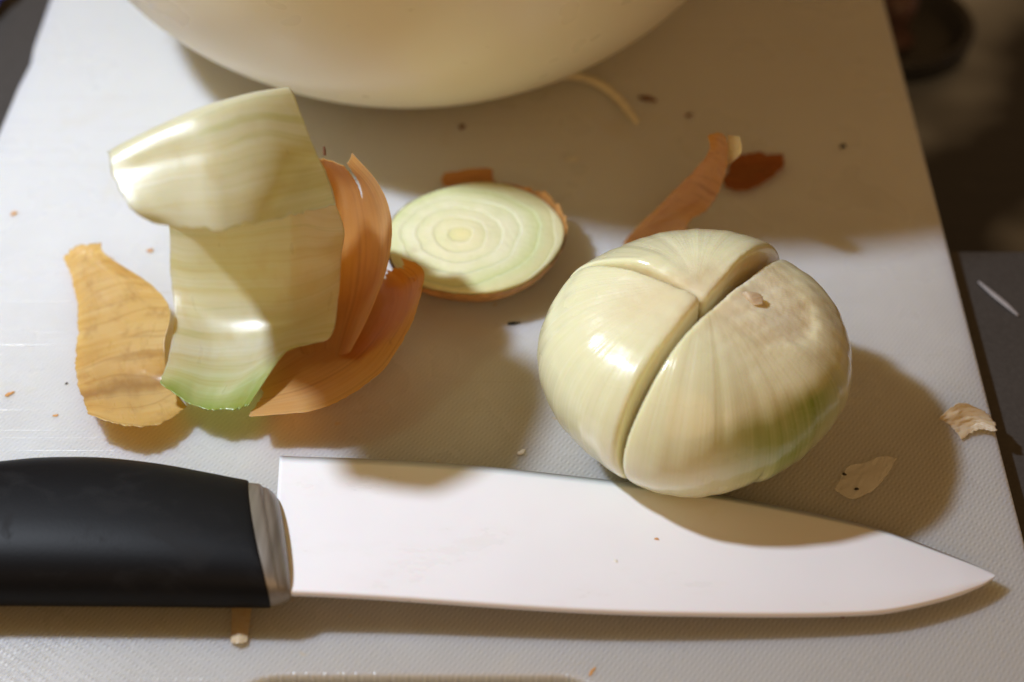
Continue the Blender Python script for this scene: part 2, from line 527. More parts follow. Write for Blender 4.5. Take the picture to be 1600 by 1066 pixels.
def mat_basin():
    M = Mat('dark_steel')
    c = M.coord()
    n = M.noise(M.mapping(c, (1, 12, 1)), 40, 4)
    sm = M.ramp(M.noise(c, 9, 3, 0.5), (0.42, (0.045, 0.047, 0.055)), (0.64, (0.56, 0.63, 0.74)))
    M.set(Base_Color=sm, Metallic=0.3, Roughness=M.ramp(n, (0.3, 0.32), (0.7, 0.5)))
    return M.m
def rounded_rect(x0, y0, x1, y1, r, n=8):
    pts = []
    for cx, cy, a0 in ((x1 - r, y0 + r, -90), (x1 - r, y1 - r, 0), (x0 + r, y1 - r, 90), (x0 + r, y0 + r, 180)):
        for k in range(n + 1):
            a = math.radians(a0 + 90 * k / n)
            pts.append((cx + r * math.cos(a), cy + r * math.sin(a)))
    return pts
def loft_loops(loops, cap_first=False, cap_last=True):
    v, f = [], []
    n = len(loops[0])
    for L in loops:
        v.extend(L)
    for j in range(len(loops) - 1):
        for i in range(n):
            a, b = j * n + i, j * n + (i + 1) % n
            f.append((a, b, b + n, a + n))
    if cap_first:
        f.append(tuple(range(n - 1, -1, -1)))
    if cap_last:
        f.append(tuple((len(loops) - 1) * n + i for i in range(n)))
    return np.array(v, float), f
loops = []
for z, inset, r in ((CTOP - 0.3, -0.5, 12), (CTOP - 1.2, 0.6, 12), (CTOP - 8, 1.5, 14), (CTOP - 42, 5, 22), (CTOP - 55, 14, 28), (CTOP - 60, 32, 34)):
    loops.append([(x, y, z) for x, y in rounded_rect(bx0 + inset, by0 + inset, bx1 - inset, by1 - inset, r)])
v, f = loft_loops(loops)
f = [tuple(reversed(q)) for q in f]
tag(mesh_obj('sink_basin', v, f, mat_basin()), kind='structure')

# ================================================================== cutting board
def board_mesh():
    cu = bpy.data.curves.new('tmp_board', 'CURVE')
    cu.dimensions = '2D'
    cu.fill_mode = 'BOTH'
    cu.extrude = 1.6 * MM
    cu.bevel_depth = 0.9 * MM
    cu.bevel_resolution = 3
    left = [at(82, 0)[:2], at(56, 74)[:2], at(51, 100)[:2], at(33, 134)[:2], at(0, 213)[:2]]
    out = []
    x0f, x1f = -160.5, 122.5
    for cx, cy, a0 in ((x1f - 18, -168 + 18, -90), (127.5 - 18, 262 - 18, 0), (-157 + 18, 262 - 18, 90)):
        out += [(cx + 18 * math.cos(math.radians(a0 + 15 * k)), cy + 18 * math.sin(math.radians(a0 + 15 * k))) for k in range(7)]
    out += [tuple(p) for p in left]
    out += [(x0f + 18 + 18 * math.cos(math.radians(180 + 15 * k)), -150 + 18 * math.sin(math.radians(180 + 15 * k))) for k in range(7)]
    hole = []
    hx0, hx1, hy0, hy1 = -66, 24, -139, -106.2
    r = 14
    hole = rounded_rect(hx0, hy0, hx1, hy1, r)[::-1]
    for pts in (out, hole):
        sp = cu.splines.new('POLY')
        sp.points.add(len(pts) - 1)
        for q, p in zip(sp.points, pts):
            q.co = (p[0] * MM, p[1] * MM, 0, 1)
        sp.use_cyclic_u = True
    tmp = bpy.data.objects.new('tmp_board', cu)
    col.objects.link(tmp)
    dg = bpy.context.evaluated_depsgraph_get()
    me = bpy.data.meshes.new_from_object(tmp.evaluated_get(dg))
    bpy.data.objects.remove(tmp)
    bpy.data.curves.remove(cu)
    return me
me = board_mesh()
me.name = 'cutting_board'
me.materials.clear()
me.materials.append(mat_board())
board = bpy.data.objects.new('cutting_board', me)
board.location = (0, 0, -2.5 * MM)
link(board)
slot_floor, sf = loft_loops([[(x, y, -4.9) for x, y in rounded_rect(-66.5, -139.5, 24.5, -105.7, 14.5)], [(x, y, -4.0) for x, y in rounded_rect(-66.5, -139.5, 24.5, -105.7, 14.5)]], True, True)
mesh_obj('added_slot_floor', slot_floor, sf, me.materials[0], board, (0, 0, -2.5), smooth=False)  # plate added beneath the open slot so it looks paler than the counter
tag(board, 'white plastic cutting board with fine textured surface and a hand slot, under everything', 'cutting board')

# ================================================================== bowl
def revolve(name, prof, centre, mat, parent=None, n=160, origin=None):
    v, f = [], []
    m = len(prof)
    for k in range(n):
        a = 2 * math.pi * k / n
        for r, z in prof:
            v.append((centre[0] + r * math.cos(a), centre[1] + r * math.sin(a), centre[2] + z))
    for k in range(n):
        k2 = (k + 1) % n
        for j in range(m - 1):
            f.append((k * m + j, k2 * m + j, k2 * m + j + 1, k * m + j + 1))
    return mesh_obj(name, v, f, mat, parent, origin or centre)
def mat_bowl():
    M = Mat('cream_glazed_ceramic')
    c = M.coord()
    base = M.ramp(M.noise(c, 12, 3), (0.3, (0.83, 0.745, 0.50)), (0.7, (0.87, 0.785, 0.55)))
    base = M.mix(M.math('MULTIPLY', M.ramp(M.noise(c, 130, 4), (0.68, 0.0), (0.76, 1.0)), 0.3), base, (0.60, 0.50, 0.30))
    M.set(Base_Color=base, Roughness=M.ramp(M.noise(c, 30, 3), (0.3, 0.26), (0.7, 0.36)), Subsurface_Weight=0.1, Subsurface_Scale=0.003, Normal=M.bump(M.noise(c, 55, 2), 0.06, 0.001))
    return M.m
t = np.linspace(0, 1, 46)
out_ctrl = np.array([(0.01, 1.5), (34, 1.2), (38.5, 0.3), (40.5, 1.2), (42.5, 4.6), (50, 7), (66, 13), (81, 22), (98, 40), (109, 62), (117, 92), (124, 120)])
prof = [tuple(p) for p in spline(out_ctrl, t)]
prof += [(126.5, 124.0), (126.8, 125.6), (125.5, 126.4), (123.6, 125.4)]
inn = np.array([(121, 120), (113.5, 92), (105, 63), (94, 43), (77, 26), (60, 17), (40, 12), (0.01, 10)])
prof += [tuple(p) for p in spline(inn, np.linspace(0, 1, 30))]
BOWL_C = (-31, 156, 0.0)
bowl = revolve('mixing_bowl', prof, BOWL_C, mat_bowl())
tag(bowl, 'large cream ceramic bowl standing on the far part of the cutting board', 'bowl')

# ================================================================== knife
def blade_z(px):
    return 10.2 - 6.6 * (px - 437) / 1120.0
up_pts = [(437, 712), (480, 714), (580, 717), (700, 724), (800, 733), (900, 744), (1000, 756), (1100, 769), (1200, 787), (1300, 808), (1383, 829), (1476, 864), (1530, 886), (1555, 898.5)]
lo_pts = [(425, 928), (480, 929), (580, 934), (700, 942), (800, 949), (900, 955), (1000, 959), (1100, 961), (1200, 962), (1300, 961), (1386, 956), (1470, 938), (1530, 917), (1557, 900)]
tt = np.linspace(0, 1, 90)
U2, L2 = spline(up_pts, tt), spline(lo_pts, tt)
v = []
rows = []
for (ux, uy), (lx, ly) in zip(U2, L2):
    e = at(ux, uy, blade_z(ux)); s = at(lx, ly, blade_z(lx) + 0.5)
    w = np.linalg.norm(s - e)
    th = 1.9 * min(1, w / 12 + 0.12)
    ring = []
    for fr, dz in ((0.0, 0.0), (0.06, 0.10), (0.30, th * 0.36), (0.75, th * 0.48), (0.985, th * 0.5), (1.0, th * 0.42), (1.0, -th * 0.42), (0.985, -th * 0.5), (0.75, -th * 0.48), (0.30, -th * 0.36), (0.06, -0.10)):
        q = e + (s - e) * fr
        ring.append((q[0], q[1], q[2] + dz))
    rows.append(ring)
vb, fb = loft_loops(rows, True, True)
def mat_blade():
    M = Mat('white_ceramic_blade')
    c = M.coord()
    drops = M.ramp(M.noise(M.mapping(c, (1, 1.6, 1), (0, 0, 0.9)), 85, 3, 0.5), (0.70, 0.0), (0.78, 1.0))
    lines = M.ramp(M.noise(M.mapping(c, (9, 700, 1), (0, 0, -0.12)), 1.0, 1, 0.3), (0.71, 0.0), (0.78, 1.0))
    n = M.noise(M.mapping(c, (10, 260, 1), (0, 0, 0.05)), 1.0, 3)
    base = M.ramp(M.noise(c, 30, 3), (0.3, (0.82, 0.815, 0.84)), (0.7, (0.85, 0.845, 0.87)))
    sm = M.ramp(M.noise(M.mapping(c, (1, 2.5, 1), (0, 0, 0.3)), 30, 5, 0.65), (0.58, 0.0), (0.72, 1.0))
    base = M.mix(M.math('MULTIPLY', sm, 0.12), base, (0.66, 0.60, 0.48))
    base = M.mix(M.math('MULTIPLY', M.math('MAXIMUM', drops, lines), 0.13), base, (0.60, 0.55, 0.44))
    M.set(Base_Color=base, Roughness=M.ramp(sm, (0.0, 0.33), (1.0, 0.22)), Normal=M.bump(n, 0.05, 0.0003), Subsurface_Weight=0.15, Subsurface_Scale=0.001)
    return M.m
knife_o = at(420, 850, 0)
knife = empty('chef_knife', (knife_o[0], knife_o[1], 0))
tag(knife, 'white ceramic chef knife with black handle lying along the front of the board', 'knife')
mesh_obj('blade', vb, fb, mat_blade(), knife, tuple(knife_o))

def mat_handle():
    M = Mat('black_soft_handle')
    c = M.coord()
    sm = M.ramp(M.noise(M.mapping(c, (1.0, 1.4, 1.0), (0, 0, 0.7)), 70, 5, 0.7, 0.8), (0.52, 0.0), (0.70, 1.0))
    base = M.mix(M.math('MULTIPLY', sm, 0.5), (0.006, 0.006, 0.0065), (0.016, 0.015, 0.0145))
    h = M.noise(c, 1800, 2)
    M.set(Base_Color=base, Roughness=M.ramp(sm, (0.0, 0.46), (1.0, 0.60)), Normal=M.bump(h, 0.12, 0.0002), Specular_IOR_Level=0.10)
    return M.m
HZ = 10.4
def hsection(pxm, top, bot, half_t, shear, n=40, expo=2.5, squash=0.94, zc=HZ, curve=0.28):
    a_, b_ = at(pxm, top, zc), at(pxm, bot, zc)
    c_ = (a_ + b_) / 2
    w = abs(a_[1] - b_[1]) / 2 * squash
    L = []
    for k in range(n):
        th = 2 * math.pi * k / n
        cs, sn = math.cos(th), math.sin(th)
        y = w * math.copysign(abs(cs) ** (2 / expo), cs)
        z = half_t * math.copysign(abs(sn) ** (2 / expo), sn)
        x = -shear * (y / 22.0) + curve * shear * ((y / 22.0) ** 2 - 0.4)
        L.append((c_[0] + x, c_[1] + y, c_[2] + z))
    return L
st = [(-330, 800, 925, 6.5, 0.0), (-318, 786, 934, 8.6, 0), (-280, 772, 940, 10, 0), (-200, 757, 941, 10.2, 0), (-100, 740, 941, 10.3, 0.2), (0, 728, 941.5, 10.3, 0.5), (60, 723, 942, 10.3, 0.8),
      (150, 723, 943, 10.2, 1.4), (250, 732.5, 944, 9.9, 3.0), (330, 745, 945, 9.4, 4.4), (375, 752.5, 945.5, 9.0, 5.2), (400, 756.5, 946, 8.7, 5.4), (404, 758, 945, 8.4, 5.4)]
ctrl = np.array(st)
fine = spline(ctrl, np.linspace(0, 1, 60))
loops = [hsection(*r) for r in fine]
v, f = loft_loops(loops, True, True)
mesh_obj('handle', v, f, mat_handle(), knife, tuple(knife_o))
# bolster: grey collar that steps down to the blade
def mat_bolster():
    M = Mat('grey_collar')
    c = M.coord()
    n = M.noise(M.mapping(c, (300, 25, 60)), 1.0, 4)
    base = M.ramp(n, (0.3, (0.13, 0.115, 0.095)), (0.7, (0.30, 0.27, 0.23)))
    M.set(Base_Color=base, Metallic=0.35, Roughness=0.36, Normal=M.bump(n, 0.15, 0.0003))
    return M.m
st = [(401, 760, 944, 8.2, 5.4), (411, 760.5, 943.5, 8.1, 5.3), (421, 761.5, 942, 7.8, 5.2), (425, 764, 941.5, 7.0, 5.1), (432, 766, 940, 6.5, 4.9), (439, 771, 938.5, 5.4, 4.7), (444, 778, 936, 3.8, 4.5), (446, 787, 933, 2.3, 4.4)]
loops = [hsection(*r, curve=0.28 - 0.5 * k / 29) for k, r in enumerate(spline(np.array(st), np.linspace(0, 1, 30)))]
v, f = loft_loops(loops, True, True)
mesh_obj('bolster', v, f, mat_bolster(), knife, tuple(knife_o))

# ================================================================== whole onion, cut crosswise but still standing together
ON = np.array([45.0, -32.0, 0.0])
def onion_hit(px, py):
    o = CAM - (ON + [0, 0, ON_C]); r = at(px, py, 0) - CAM; r /= np.linalg.norm(r)
    sc = np.array([1 / ON_A, 1 / ON_A, 1 / ON_C])
    oo, dd = o * sc, r * sc
    A, B, C_ = dd @ dd, 2 * oo @ dd, oo @ oo - 1
    tq = (-B - math.sqrt(B * B - 4 * A * C_)) / 2 / A
    return CAM + tq * r
GREEN_AT = tuple((onion_hit(1245, 668) - ON) * MM)
onion_mat = mat_onion()
onion = empty('peeled_onion', ON)
tag(onion, 'peeled pale onion cut crosswise into wedges that still stand together beside the knife', 'onion')
N1 = np.array([0.80, -0.60, 0.0]); N2 = np.array([0.60, 0.80, 0.0])
def onion_sdf(half, top_n, top_d, seed, groove=False, top_k=3.5, step=0.0, vk=1.1):
    ph = np.random.RandomState(seed).uniform(0, 6.28, 8)
    tn = np.array(top_n, float); tn /= np.linalg.norm(tn)
    def f(x, y, z):
        zc = z - ON_C
        q = np.sqrt((x / ON_A) ** 2 + (y / ON_A) ** 2 + (zc / ON_C) ** 2)
        g = np.sqrt((x / ON_A ** 2) ** 2 + (y / ON_A ** 2) ** 2 + (zc / ON_C ** 2) ** 2) + 1e-6
        d = (q - 1) * q / g
        a = np.arctan2(y, x)
        d = d - 0.45 * np.sin(3 * a + ph[0]) - 0.28 * np.sin(5 * a + ph[1] + zc * 0.05) - 0.07 * np.sin(23 * a + ph[2]) - 0.05 * np.sin(41 * a + ph[3])
        d = d + 0.25 * np.sin(x * 0.16 + ph[4]) * np.sin(y * 0.18 + ph[5]) * np.sin(z * 0.2 + ph[6])
        d = d + 0.5 * np.sin(x * 0.083 + ph[6]) * np.sin(y * 0.095 + ph[1]) + 0.35 * np.sin(x * 0.19 + y * 0.11 + ph[2]) * np.sin(z * 0.16 + ph[0])
        tp = x * tn[0] + y * tn[1] + zc * tn[2] - top_d
        tp = tp + 0.35 * np.sin(x * 0.33 + ph[7]) * np.sin(y * 0.29 + ph[3]) + 0.12 * np.sin(x * 0.9) * np.sin(y * 1.1 + ph[2])
        if step:
            tp = tp + step * 0.5 * np.sin(q * 2 * np.pi * 9.5 + 0.9 * np.sin(a * 2 + ph[1])) * np.clip((0.8 * x - 0.6 * y) / 12 - 0.75, 0.06, 1)
        d = smax(d, tp, top_k)
        d = smax(d, 0.25 - z, 1.0)
        for n, off in half:
            pl = -(x * n[0] + y * n[1] - off + 0.25 * np.sin(z * 0.13 + ph[1]))
            d = smax(d, pl, vk)
        if groove:
            # the crack where the outermost shell has split
            line = (x - 12.0) * 0.92 + (y + 30.0) * 0.2 + 0.8 * np.sin(z * 0.22)
            d = d + 0.75 * np.exp(-(line / 0.5) ** 2) * np.clip((25 - z) / 5, 0, 1) * (y < 0)
            d = d - 0.35 * np.clip(line / 2.0, 0, 1) * np.exp(-np.maximum(line, 0) / 12.0) * np.clip((25 - z) / 5, 0, 1) * (y < 0)
        return d
    return f
def wedge(half, top_n, top_d, seed, rot, shift, **kw):
    v, f = surface_net(onion_sdf(half, top_n, top_d, seed, **kw), (-41, -41, -0.8), (41, 41, 54), 0.62)
    o = mesh_obj('wedge', v, f, onion_mat, onion, (0, 0, 0))
    o.location = np.array(shift, float) * MM
    o.rotation_mode = 'AXIS_ANGLE'
    o.rotation_axis_angle = (rot[0], rot[1], rot[2], rot[3])
    return o
# axis along the long cut (0.6,0.8,0): positive turn lifts the +N1 side down
wedge([(-N1, -3.9), (-N2, 2.1)], (-0.14, -0.06, 1), 24.6, 5, (math.radians(-2.3), 0.6, 0.8, 0), (-0.2, 0.0, 0.2), top_k=6.0, vk=1.7)
wedge([(-N1, -3.7), (N2, -1.9)], (0.04, -0.26, 1), 22.2, 8, (math.radians(-1.7), 0.6, 0.8, 0), (0.0, 0.25, 0.1), top_k=2.2, step=0.3, vk=1.2)
wedge([(N1, 4.1)], (0.34, 0.02, 1), 22.6, 12, (math.radians(0.7), 0.6, 0.8, 0), (0.2, -0.1, 0.2), groove=True, top_k=5.0, step=0.8, vk=0.9)

# ================================================================== peels
skin_tan = mat_peel('tan_onion_skin', ((0.0, (1, 0.98, 0.92)), (0.55, (1, 0.97, 0.85)), (0.76, (0.95, 0.86, 0.70)), (0.83, (0.66, 0.50, 0.36)), (0.88, (0.93, 0.82, 0.62)), (1.0, (1, 0.92, 0.75))),
                    ((0.32, (0.74, 0.51, 0.17)), (0.45, (0.89, 0.70, 0.31)), (0.64, (0.94, 0.82, 0.48))), (0.24, 0.40), 9, 0.5, 0.0008,
                    ((0.56, 0.32, 0.10), 0.5), 0.16, (0.40, (1.0, 0.86, 0.50)), 0.9, ((0.54, 0.31, 0.09), 0.4), 0.33)
skin_orange = mat_peel('orange_onion_skin', ((0.0, (0.95, 0.9, 0.85)), (0.6, (1, 0.95, 0.9)), (1.0, (1, 1, 1))),
                       ((0.24, (0.78, 0.45, 0.13)), (0.47, (0.89, 0.60, 0.235)), (0.74, (0.93, 0.69, 0.33))), (0.30, 0.48), 12, 0.5, 0.0008,
                       ((0.66, 0.30, 0.09), 0.35), 0.10, (0.58, (1.0, 0.87, 0.58)), 0.6, ((0.46, 0.20, 0.06), 0.38), 0.18)
skin_dark = mat_peel('brown_onion_skin', ((0.0, (1, 1, 1)), (1.0, (1, 1, 1))),
                     ((0.30, (0.44, 0.16, 0.04)), (0.5, (0.62, 0.27, 0.07)), (0.72, (0.74, 0.38, 0.12))), (0.4, 0.6), 8, 0.3, 0.0008,
                     ((0.22, 0.07, 0.02), 0.4), 0.3, (0.35, (1, .78, .5)), 0.8, None, 0.48)
layer_cream = mat_peel('cream_onion_layer', ((0.0, (1, 1, 1)), (0.84, (1, 1, 0.97)), (0.93, (0.86, 0.95, 0.68)), (1.0, (0.47, 0.66, 0.17))),
                       ((0.30, (0.78, 0.69, 0.38)), (0.46, (0.87, 0.83, 0.59)), (0.62, (0.92, 0.91, 0.78))), (0.27, 0.42), 30, 0.6, 0.002,
                       ((0.78, 0.62, 0.28), 0.35), 0.17, (0.50, (1.0, 0.97, 0.80)), 1.7, ((0.62, 0.66, 0.26), 0.36), 0.24)

def G(rows):
    return np.array([[at(*p) for p in r] for r in rows])
rowsA = [
    [(238, 350, 80), (300, 362, 80.5), (358, 366, 79.5), (440, 344, 76), (527, 322, 63)],
    [(202, 328, 84), (280, 314, 84.5), (350, 307, 85), (430, 290, 82.5), (513, 272, 72)],
    [(175, 280, 86.5), (262, 255, 89), (345, 240, 90.5), (415, 222, 88.5), (493, 232, 80)],
    [(166, 240, 88), (250, 199, 92.5), (325, 169, 95), (392, 151, 93.5), (457, 142, 88)]]
gA = [[at(*p) for p in r] for r in rowsA]
def w(*pts):
    return [np.array(p, float) for p in pts]
back = w((-94, -10, 64), (-79, 1, 65), (-69, 4, 67), (-62, 6, 68), (-57.5, 7, 69))
gA.append([a + (b - a) * 0.42 + np.array([0, 0.8, 1.6]) for a, b in zip(gA[3], back)])
gA.append(back)
gA.append(w((-89, 4, 46), (-75, 16, 51), (-65, 18, 53), (-56, 16, 54), (-51, 11, 54)))
for r in [
    [(260, 352, 27), (312, 350, 30), (390, 345, 33), (470, 338, 37), (535, 345, 42)],
    [(264, 425, 14), (320, 430, 15), (395, 430, 16), (470, 425, 19), (535, 400, 27)],
    [(271, 490, 8), (330, 500, 6), (400, 500, 6.5), (470, 490, 9.5), (529, 465, 16)],
    [(264, 550, 8), (330, 560, 4), (390, 560, 4.2), (450, 535, 7), (515, 529, 11)],
    [(254, 580, 10), (315, 600, 6), (362, 602, 6), (410, 575, 6.5), (453, 545, 8.5)],
    [(248, 598, 13), (298, 634, 11), (335, 643, 10.5), (365, 643, 10), (386, 638, 9.5)]]:
    gA.append([at(*p) for p in r])
peelA = sheet('onion_layer', gA, layer_cream, nu=90, nv=170, thick=0.5, jag=(0.03, 0.010, 0.022, 0.008), freq=9, seed=21, crinkle=0.14, crink_freq=(3, 8))
tag(peelA, 'tall pale cream onion layer curled over like a hood, with a bright green lower rim', 'onion peel')

rowsB1 = [
    [(450, 262, 42), (455, 320, 27), (455, 410, 10.5), (455, 490, 3.4), (460, 530, 1.6), (480, 565, 1.2)],
    [(498, 246, 46), (525, 300, 33), (530, 380, 17), (528, 460, 7), (520, 520, 3), (515, 560, 2)],
    [(535, 255, 50), (570, 300, 42), (585, 365, 28), (578, 440, 15), (555, 505, 7.5), (535, 556, 4)],
    [(550, 238, 54), (592, 287, 51), (612, 342, 45), (606, 415, 33), (578, 490, 19), (545, 553, 9)]]
slit = lambda u, v: (np.abs(v - (0.70 - 0.45 * u)) < 0.042 * np.clip((0.22 - u) / 0.22, 0, 1) + 0.007) & (u < 0.22)
peelB1 = sheet('onion_skin', G(rowsB1), skin_orange, nu=110, nv=110, thick=0.16, jag=(0.02, 0.02, 0.0, 0.010), freq=9, seed=33, crinkle=0.16, mask=slit, crink_freq=(3, 9))
tag(peelB1, 'deep orange onion skin standing behind the hooded cream layer, split by a narrow slit', 'onion peel')
rowsB2 = [
    [(540, 450, 3.6), (545, 480, 2.6), (535, 500, 1.6), (505, 515, 1.0), (470, 530, 0.7), (425, 560, 0.6), (392, 595, 0.6)],
    [(585, 440, 8), (595, 470, 7), (585, 500, 5.5), (565, 530, 4.2), (530, 560, 3), (475, 590, 2.4), (410, 615, 2.4)],
    [(603, 418, 17), (632, 447, 16), (625, 490, 13), (600, 530, 10.5), (560, 575, 8.5), (490, 615, 6.5), (396, 635, 5.5)],
    [(618, 398, 26), (662, 421, 27), (655, 475, 23), (632, 530, 19), (585, 592, 16), (500, 640, 13), (386, 652, 10.5)]]
peelB2 = sheet('onion_skin', G(rowsB2), skin_orange, nu=120, nv=70, thick=0.16, jag=(0.10, 0.01, 0.0, 0.035), freq=13, seed=47, crinkle=0.14, crink_freq=(9, 3))
tag(peelB2, 'shallow orange skin cup lying lowest, under the split orange skin', 'onion peel')
rowsD = [
    [(97, 403, 3), (116, 385, 4), (138, 380, 5), (158, 378, 6)],
    [(108, 428, 2.5), (130, 415, 3), (150, 404, 4), (167, 399, 6)],
    [(119, 475, 2), (150, 455, 2), (195, 440, 4), (235, 443, 9)],
    [(119, 520, 2), (165, 505, 1.5), (220, 490, 4), (266, 485, 11)],
    [(115, 580, 3), (170, 560, 1.5), (215, 550, 3), (257, 545, 8)],
    [(126, 620, 5), (180, 610, 2.5), (225, 603, 2.5), (268, 598, 3)],
    [(133, 646, 10), (190, 665, 10), (245, 665, 8), (293, 636, 6)]]
peelD = sheet('onion_skin', G(rowsD), skin_tan, nu=70, nv=110, thick=0.16, jag=(0.05, 0.012, 0.03, 0.012), freq=16, seed=59, crinkle=0.35, crink_freq=(3, 12))
tag(peelD, 'tan papery onion skin with a narrow neck, lying alone left of the cream layer', 'onion peel')

# upright strip behind the onion and its folded tip
def strip_grid(L, R, ys, bow=1.5, n=4):
    g = []
    for (a, b, y) in zip(L, R, ys):
        p, q = at_y(*a, y), at_y(*b, y)
        g.append([p + (q - p) * k / (n - 1) + np.array([0, bow * math.sin(math.pi * k / (n - 1)), 0]) for k in range(n)])
    return g
Ls = [(966, 388), (995, 354), (1045, 305), (1085, 265), (1108, 234), (1104, 212)]
Rs = [(1072, 372), (1080, 345), (1110, 326), (1128, 292), (1138, 254), (1136, 211)]
strip_o = at_y(1020, 385, 40)
strip = empty('onion_skin_strip', (strip_o[0], strip_o[1], 0))
tag(strip, 'long orange onion skin strip standing up behind the cut onion, its tip folded over', 'onion peel')
sheet('strip', strip_grid(Ls, Rs, [39, 40, 41, 41, 40.5, 40]), skin_orange, strip, nu=40, nv=70, thick=0.16, jag=(0.05, 0.07, 0.0, 0.02), freq=12, seed=71, crinkle=0.25)
g = [[at_y(1136, 211, 40), at_y(1147, 211, 37), at_y(1156, 213, 34)], [at_y(1138, 228, 40), at_y(1150, 228, 36), at_y(1159, 229, 33)],
     [at_y(1138, 246, 40.3), at_y(1149, 246, 36), at_y(1158, 240, 33)], [at_y(1137, 258, 40.5), at_y(1142, 255, 38), at_y(1150, 248, 35)]]
sheet('folded_tip', g, skin_tan, strip, nu=24, nv=24, thick=0.16, jag=(0, 0.05, 0.03, 0.06), freq=7, seed=83, crinkle=0.15)

def flake(name, rows, mat, label, cat='onion peel', group=None, seed=1, nu=36, nv=36, jag=(0.08, 0.08, 0.08, 0.08), crinkle=0.3, thick=0.16, freq=7):
    o = sheet(name, G(rows), mat, nu=nu, nv=nv, thick=thick, jag=jag, freq=freq, seed=seed, crinkle=crinkle)
    return tag(o, label, cat, group)
flake('onion_skin_scrap', [[(1142, 243, 1.5), (1180, 236, 2.5), (1226, 240, 2)], [(1136, 262, 0.8), (1180, 260, 1.2), (1224, 264, 1.5)], [(1128, 282, 1), (1165, 288, 1), (1196, 284, 1.5)], [(1136, 296, 1.5), (1155, 298, 1.5), (1178, 294, 1.5)]],
      skin_dark, 'dark brown onion skin scrap flat on the board behind the standing strip', seed=91)
flake('onion_skin_scrap', [[(690, 272, 2), (715, 266, 3), (745, 262, 3), (770, 262, 3)], [(688, 284, 1), (718, 281, 1), (748, 280, 1), (774, 282, 1)], [(700, 298, 0.6), (722, 298, 0.6), (750, 298, 0.6), (776, 300, 0.6)]],
      skin_orange, 'orange skin scrap sticking out behind the flat onion slice', seed=97)
skin_pale = mat_peel('pale_peach_skin', ((0.0, (1, 1, 1)), (1.0, (1, 1, 1))), ((0.3, (0.74, 0.55, 0.32)), (0.5, (0.84, 0.70, 0.48)), (0.7, (0.88, 0.79, 0.62))), (0.3, 0.5), 6, 0.4, 0.001,
                     ((0.66, 0.38, 0.14), 0.4), 0.2, (0.35, (1, .92, .72)), 0.9, None, 0.2)
flake('onion_skin_scrap', [[(1462, 657, 1.5), (1484, 636, 5), (1502, 627, 6), (1525, 636, 4)], [(1474, 660, 1), (1492, 652, 3), (1515, 645, 3.5), (1548, 648, 2)], [(1490, 672, 0.8), (1510, 664, 1.2), (1532, 660, 2.5), (1560, 668, 3.5)], [(1499, 690, 0.5), (1518, 678, 1), (1536, 672, 2), (1557, 677, 3)]],
      skin_pale, 'pale peach curled skin scrap at the right edge of the board', seed=103)
flake('onion_skin_scrap', [[(364, 900, 0.4), (378, 900, 0.7), (395, 900, 0.5)], [(362, 950, 0.4), (377, 950, 1.0), (393, 950, 0.6)], [(361, 985, 0.6), (375, 985, 1.4), (389, 985, 0.8)], [(360, 1006, 0.8), (372, 1007, 1.5), (386, 1005, 1.0)]],
      skin_pale, 'short narrow skin strip poking out in front from beneath the knife handle', seed=107, jag=(0.03, 0.03, 0.02, 0.05), nv=60, crinkle=0.06)

# translucent wet scrap in the onion's shadow
def mat_film():
    M = Mat('translucent_wet_film')
    c = M.coord()
    M.set(Base_Color=M.ramp(M.noise(c, 200, 3), (0.3, (0.86, 0.82, 0.74)), (0.7, (0.92, 0.90, 0.84))), Roughness=0.25, Alpha=0.34, Normal=M.bump(M.noise(c, 260, 3), 0.4, 0.0006))
    return M.m
film = sheet('onion_membrane', G([[(1302, 765, 0.5), (1312, 745, 0.8), (1325, 728, 0.6)], [(1330, 780, 0.6), (1342, 752, 1.1), (1352, 722, 0.8)], [(1362, 768, 0.6), (1372, 740, 1.0), (1380, 712, 0.7)], [(1378, 752, 0.5), (1392, 735, 0.8), (1402, 716, 0.5)]]),
             mat_film(), nu=40, nv=40, thick=0.2, jag=(0.02, 0.02, 0.03, 0.03), freq=4, seed=113, crinkle=0.3)
tag(film, 'translucent whitish onion membrane lying flat in the shade right of the cut onion', 'onion peel')

# ================================================================== end slice lying face up behind the peels
slice_c = at(742, 368, 11.0)
sl = empty('onion_end_slice', (slice_c[0], slice_c[1], 0))
tag(sl, 'round onion end slice with pale green rings, lying cut face up beside the peels', 'onion slice')
nseg, SR = 96, 24.6
def slice_r(a):
    return SR * (1 + 0.025 * math.sin(2 * a + 0.6) + 0.012 * math.sin(5 * a + 1))
v, f = [], []
TILT = np.array([0.015, -0.035])
radii = [0.0, 0.08, 0.16, 0.24, 0.32, 0.40, 0.48, 0.56, 0.64, 0.72, 0.80, 0.88, 0.94, 0.975, 0.995]
def top_z(x, y, rr):
    return 11.5 + TILT[0] * x + TILT[1] * y - 0.5 * rr ** 6 + 0.25 * math.sin(rr * 5.6 * 2 * math.pi) * (0.3 + 0.7 * rr) * 0.5 + 0.9 * math.exp(-(rr / 0.16) ** 2) * 0.6
ringv = []
for rr in radii[1:]:
    ringv.append([(slice_c[0] + slice_r(a) * rr * math.cos(a), slice_c[1] + slice_r(a) * rr * math.sin(a), top_z(slice_r(a) * rr * math.cos(a), slice_r(a) * rr * math.sin(a), rr)) for a in np.linspace(0, 2 * math.pi, nseg, endpoint=False)])
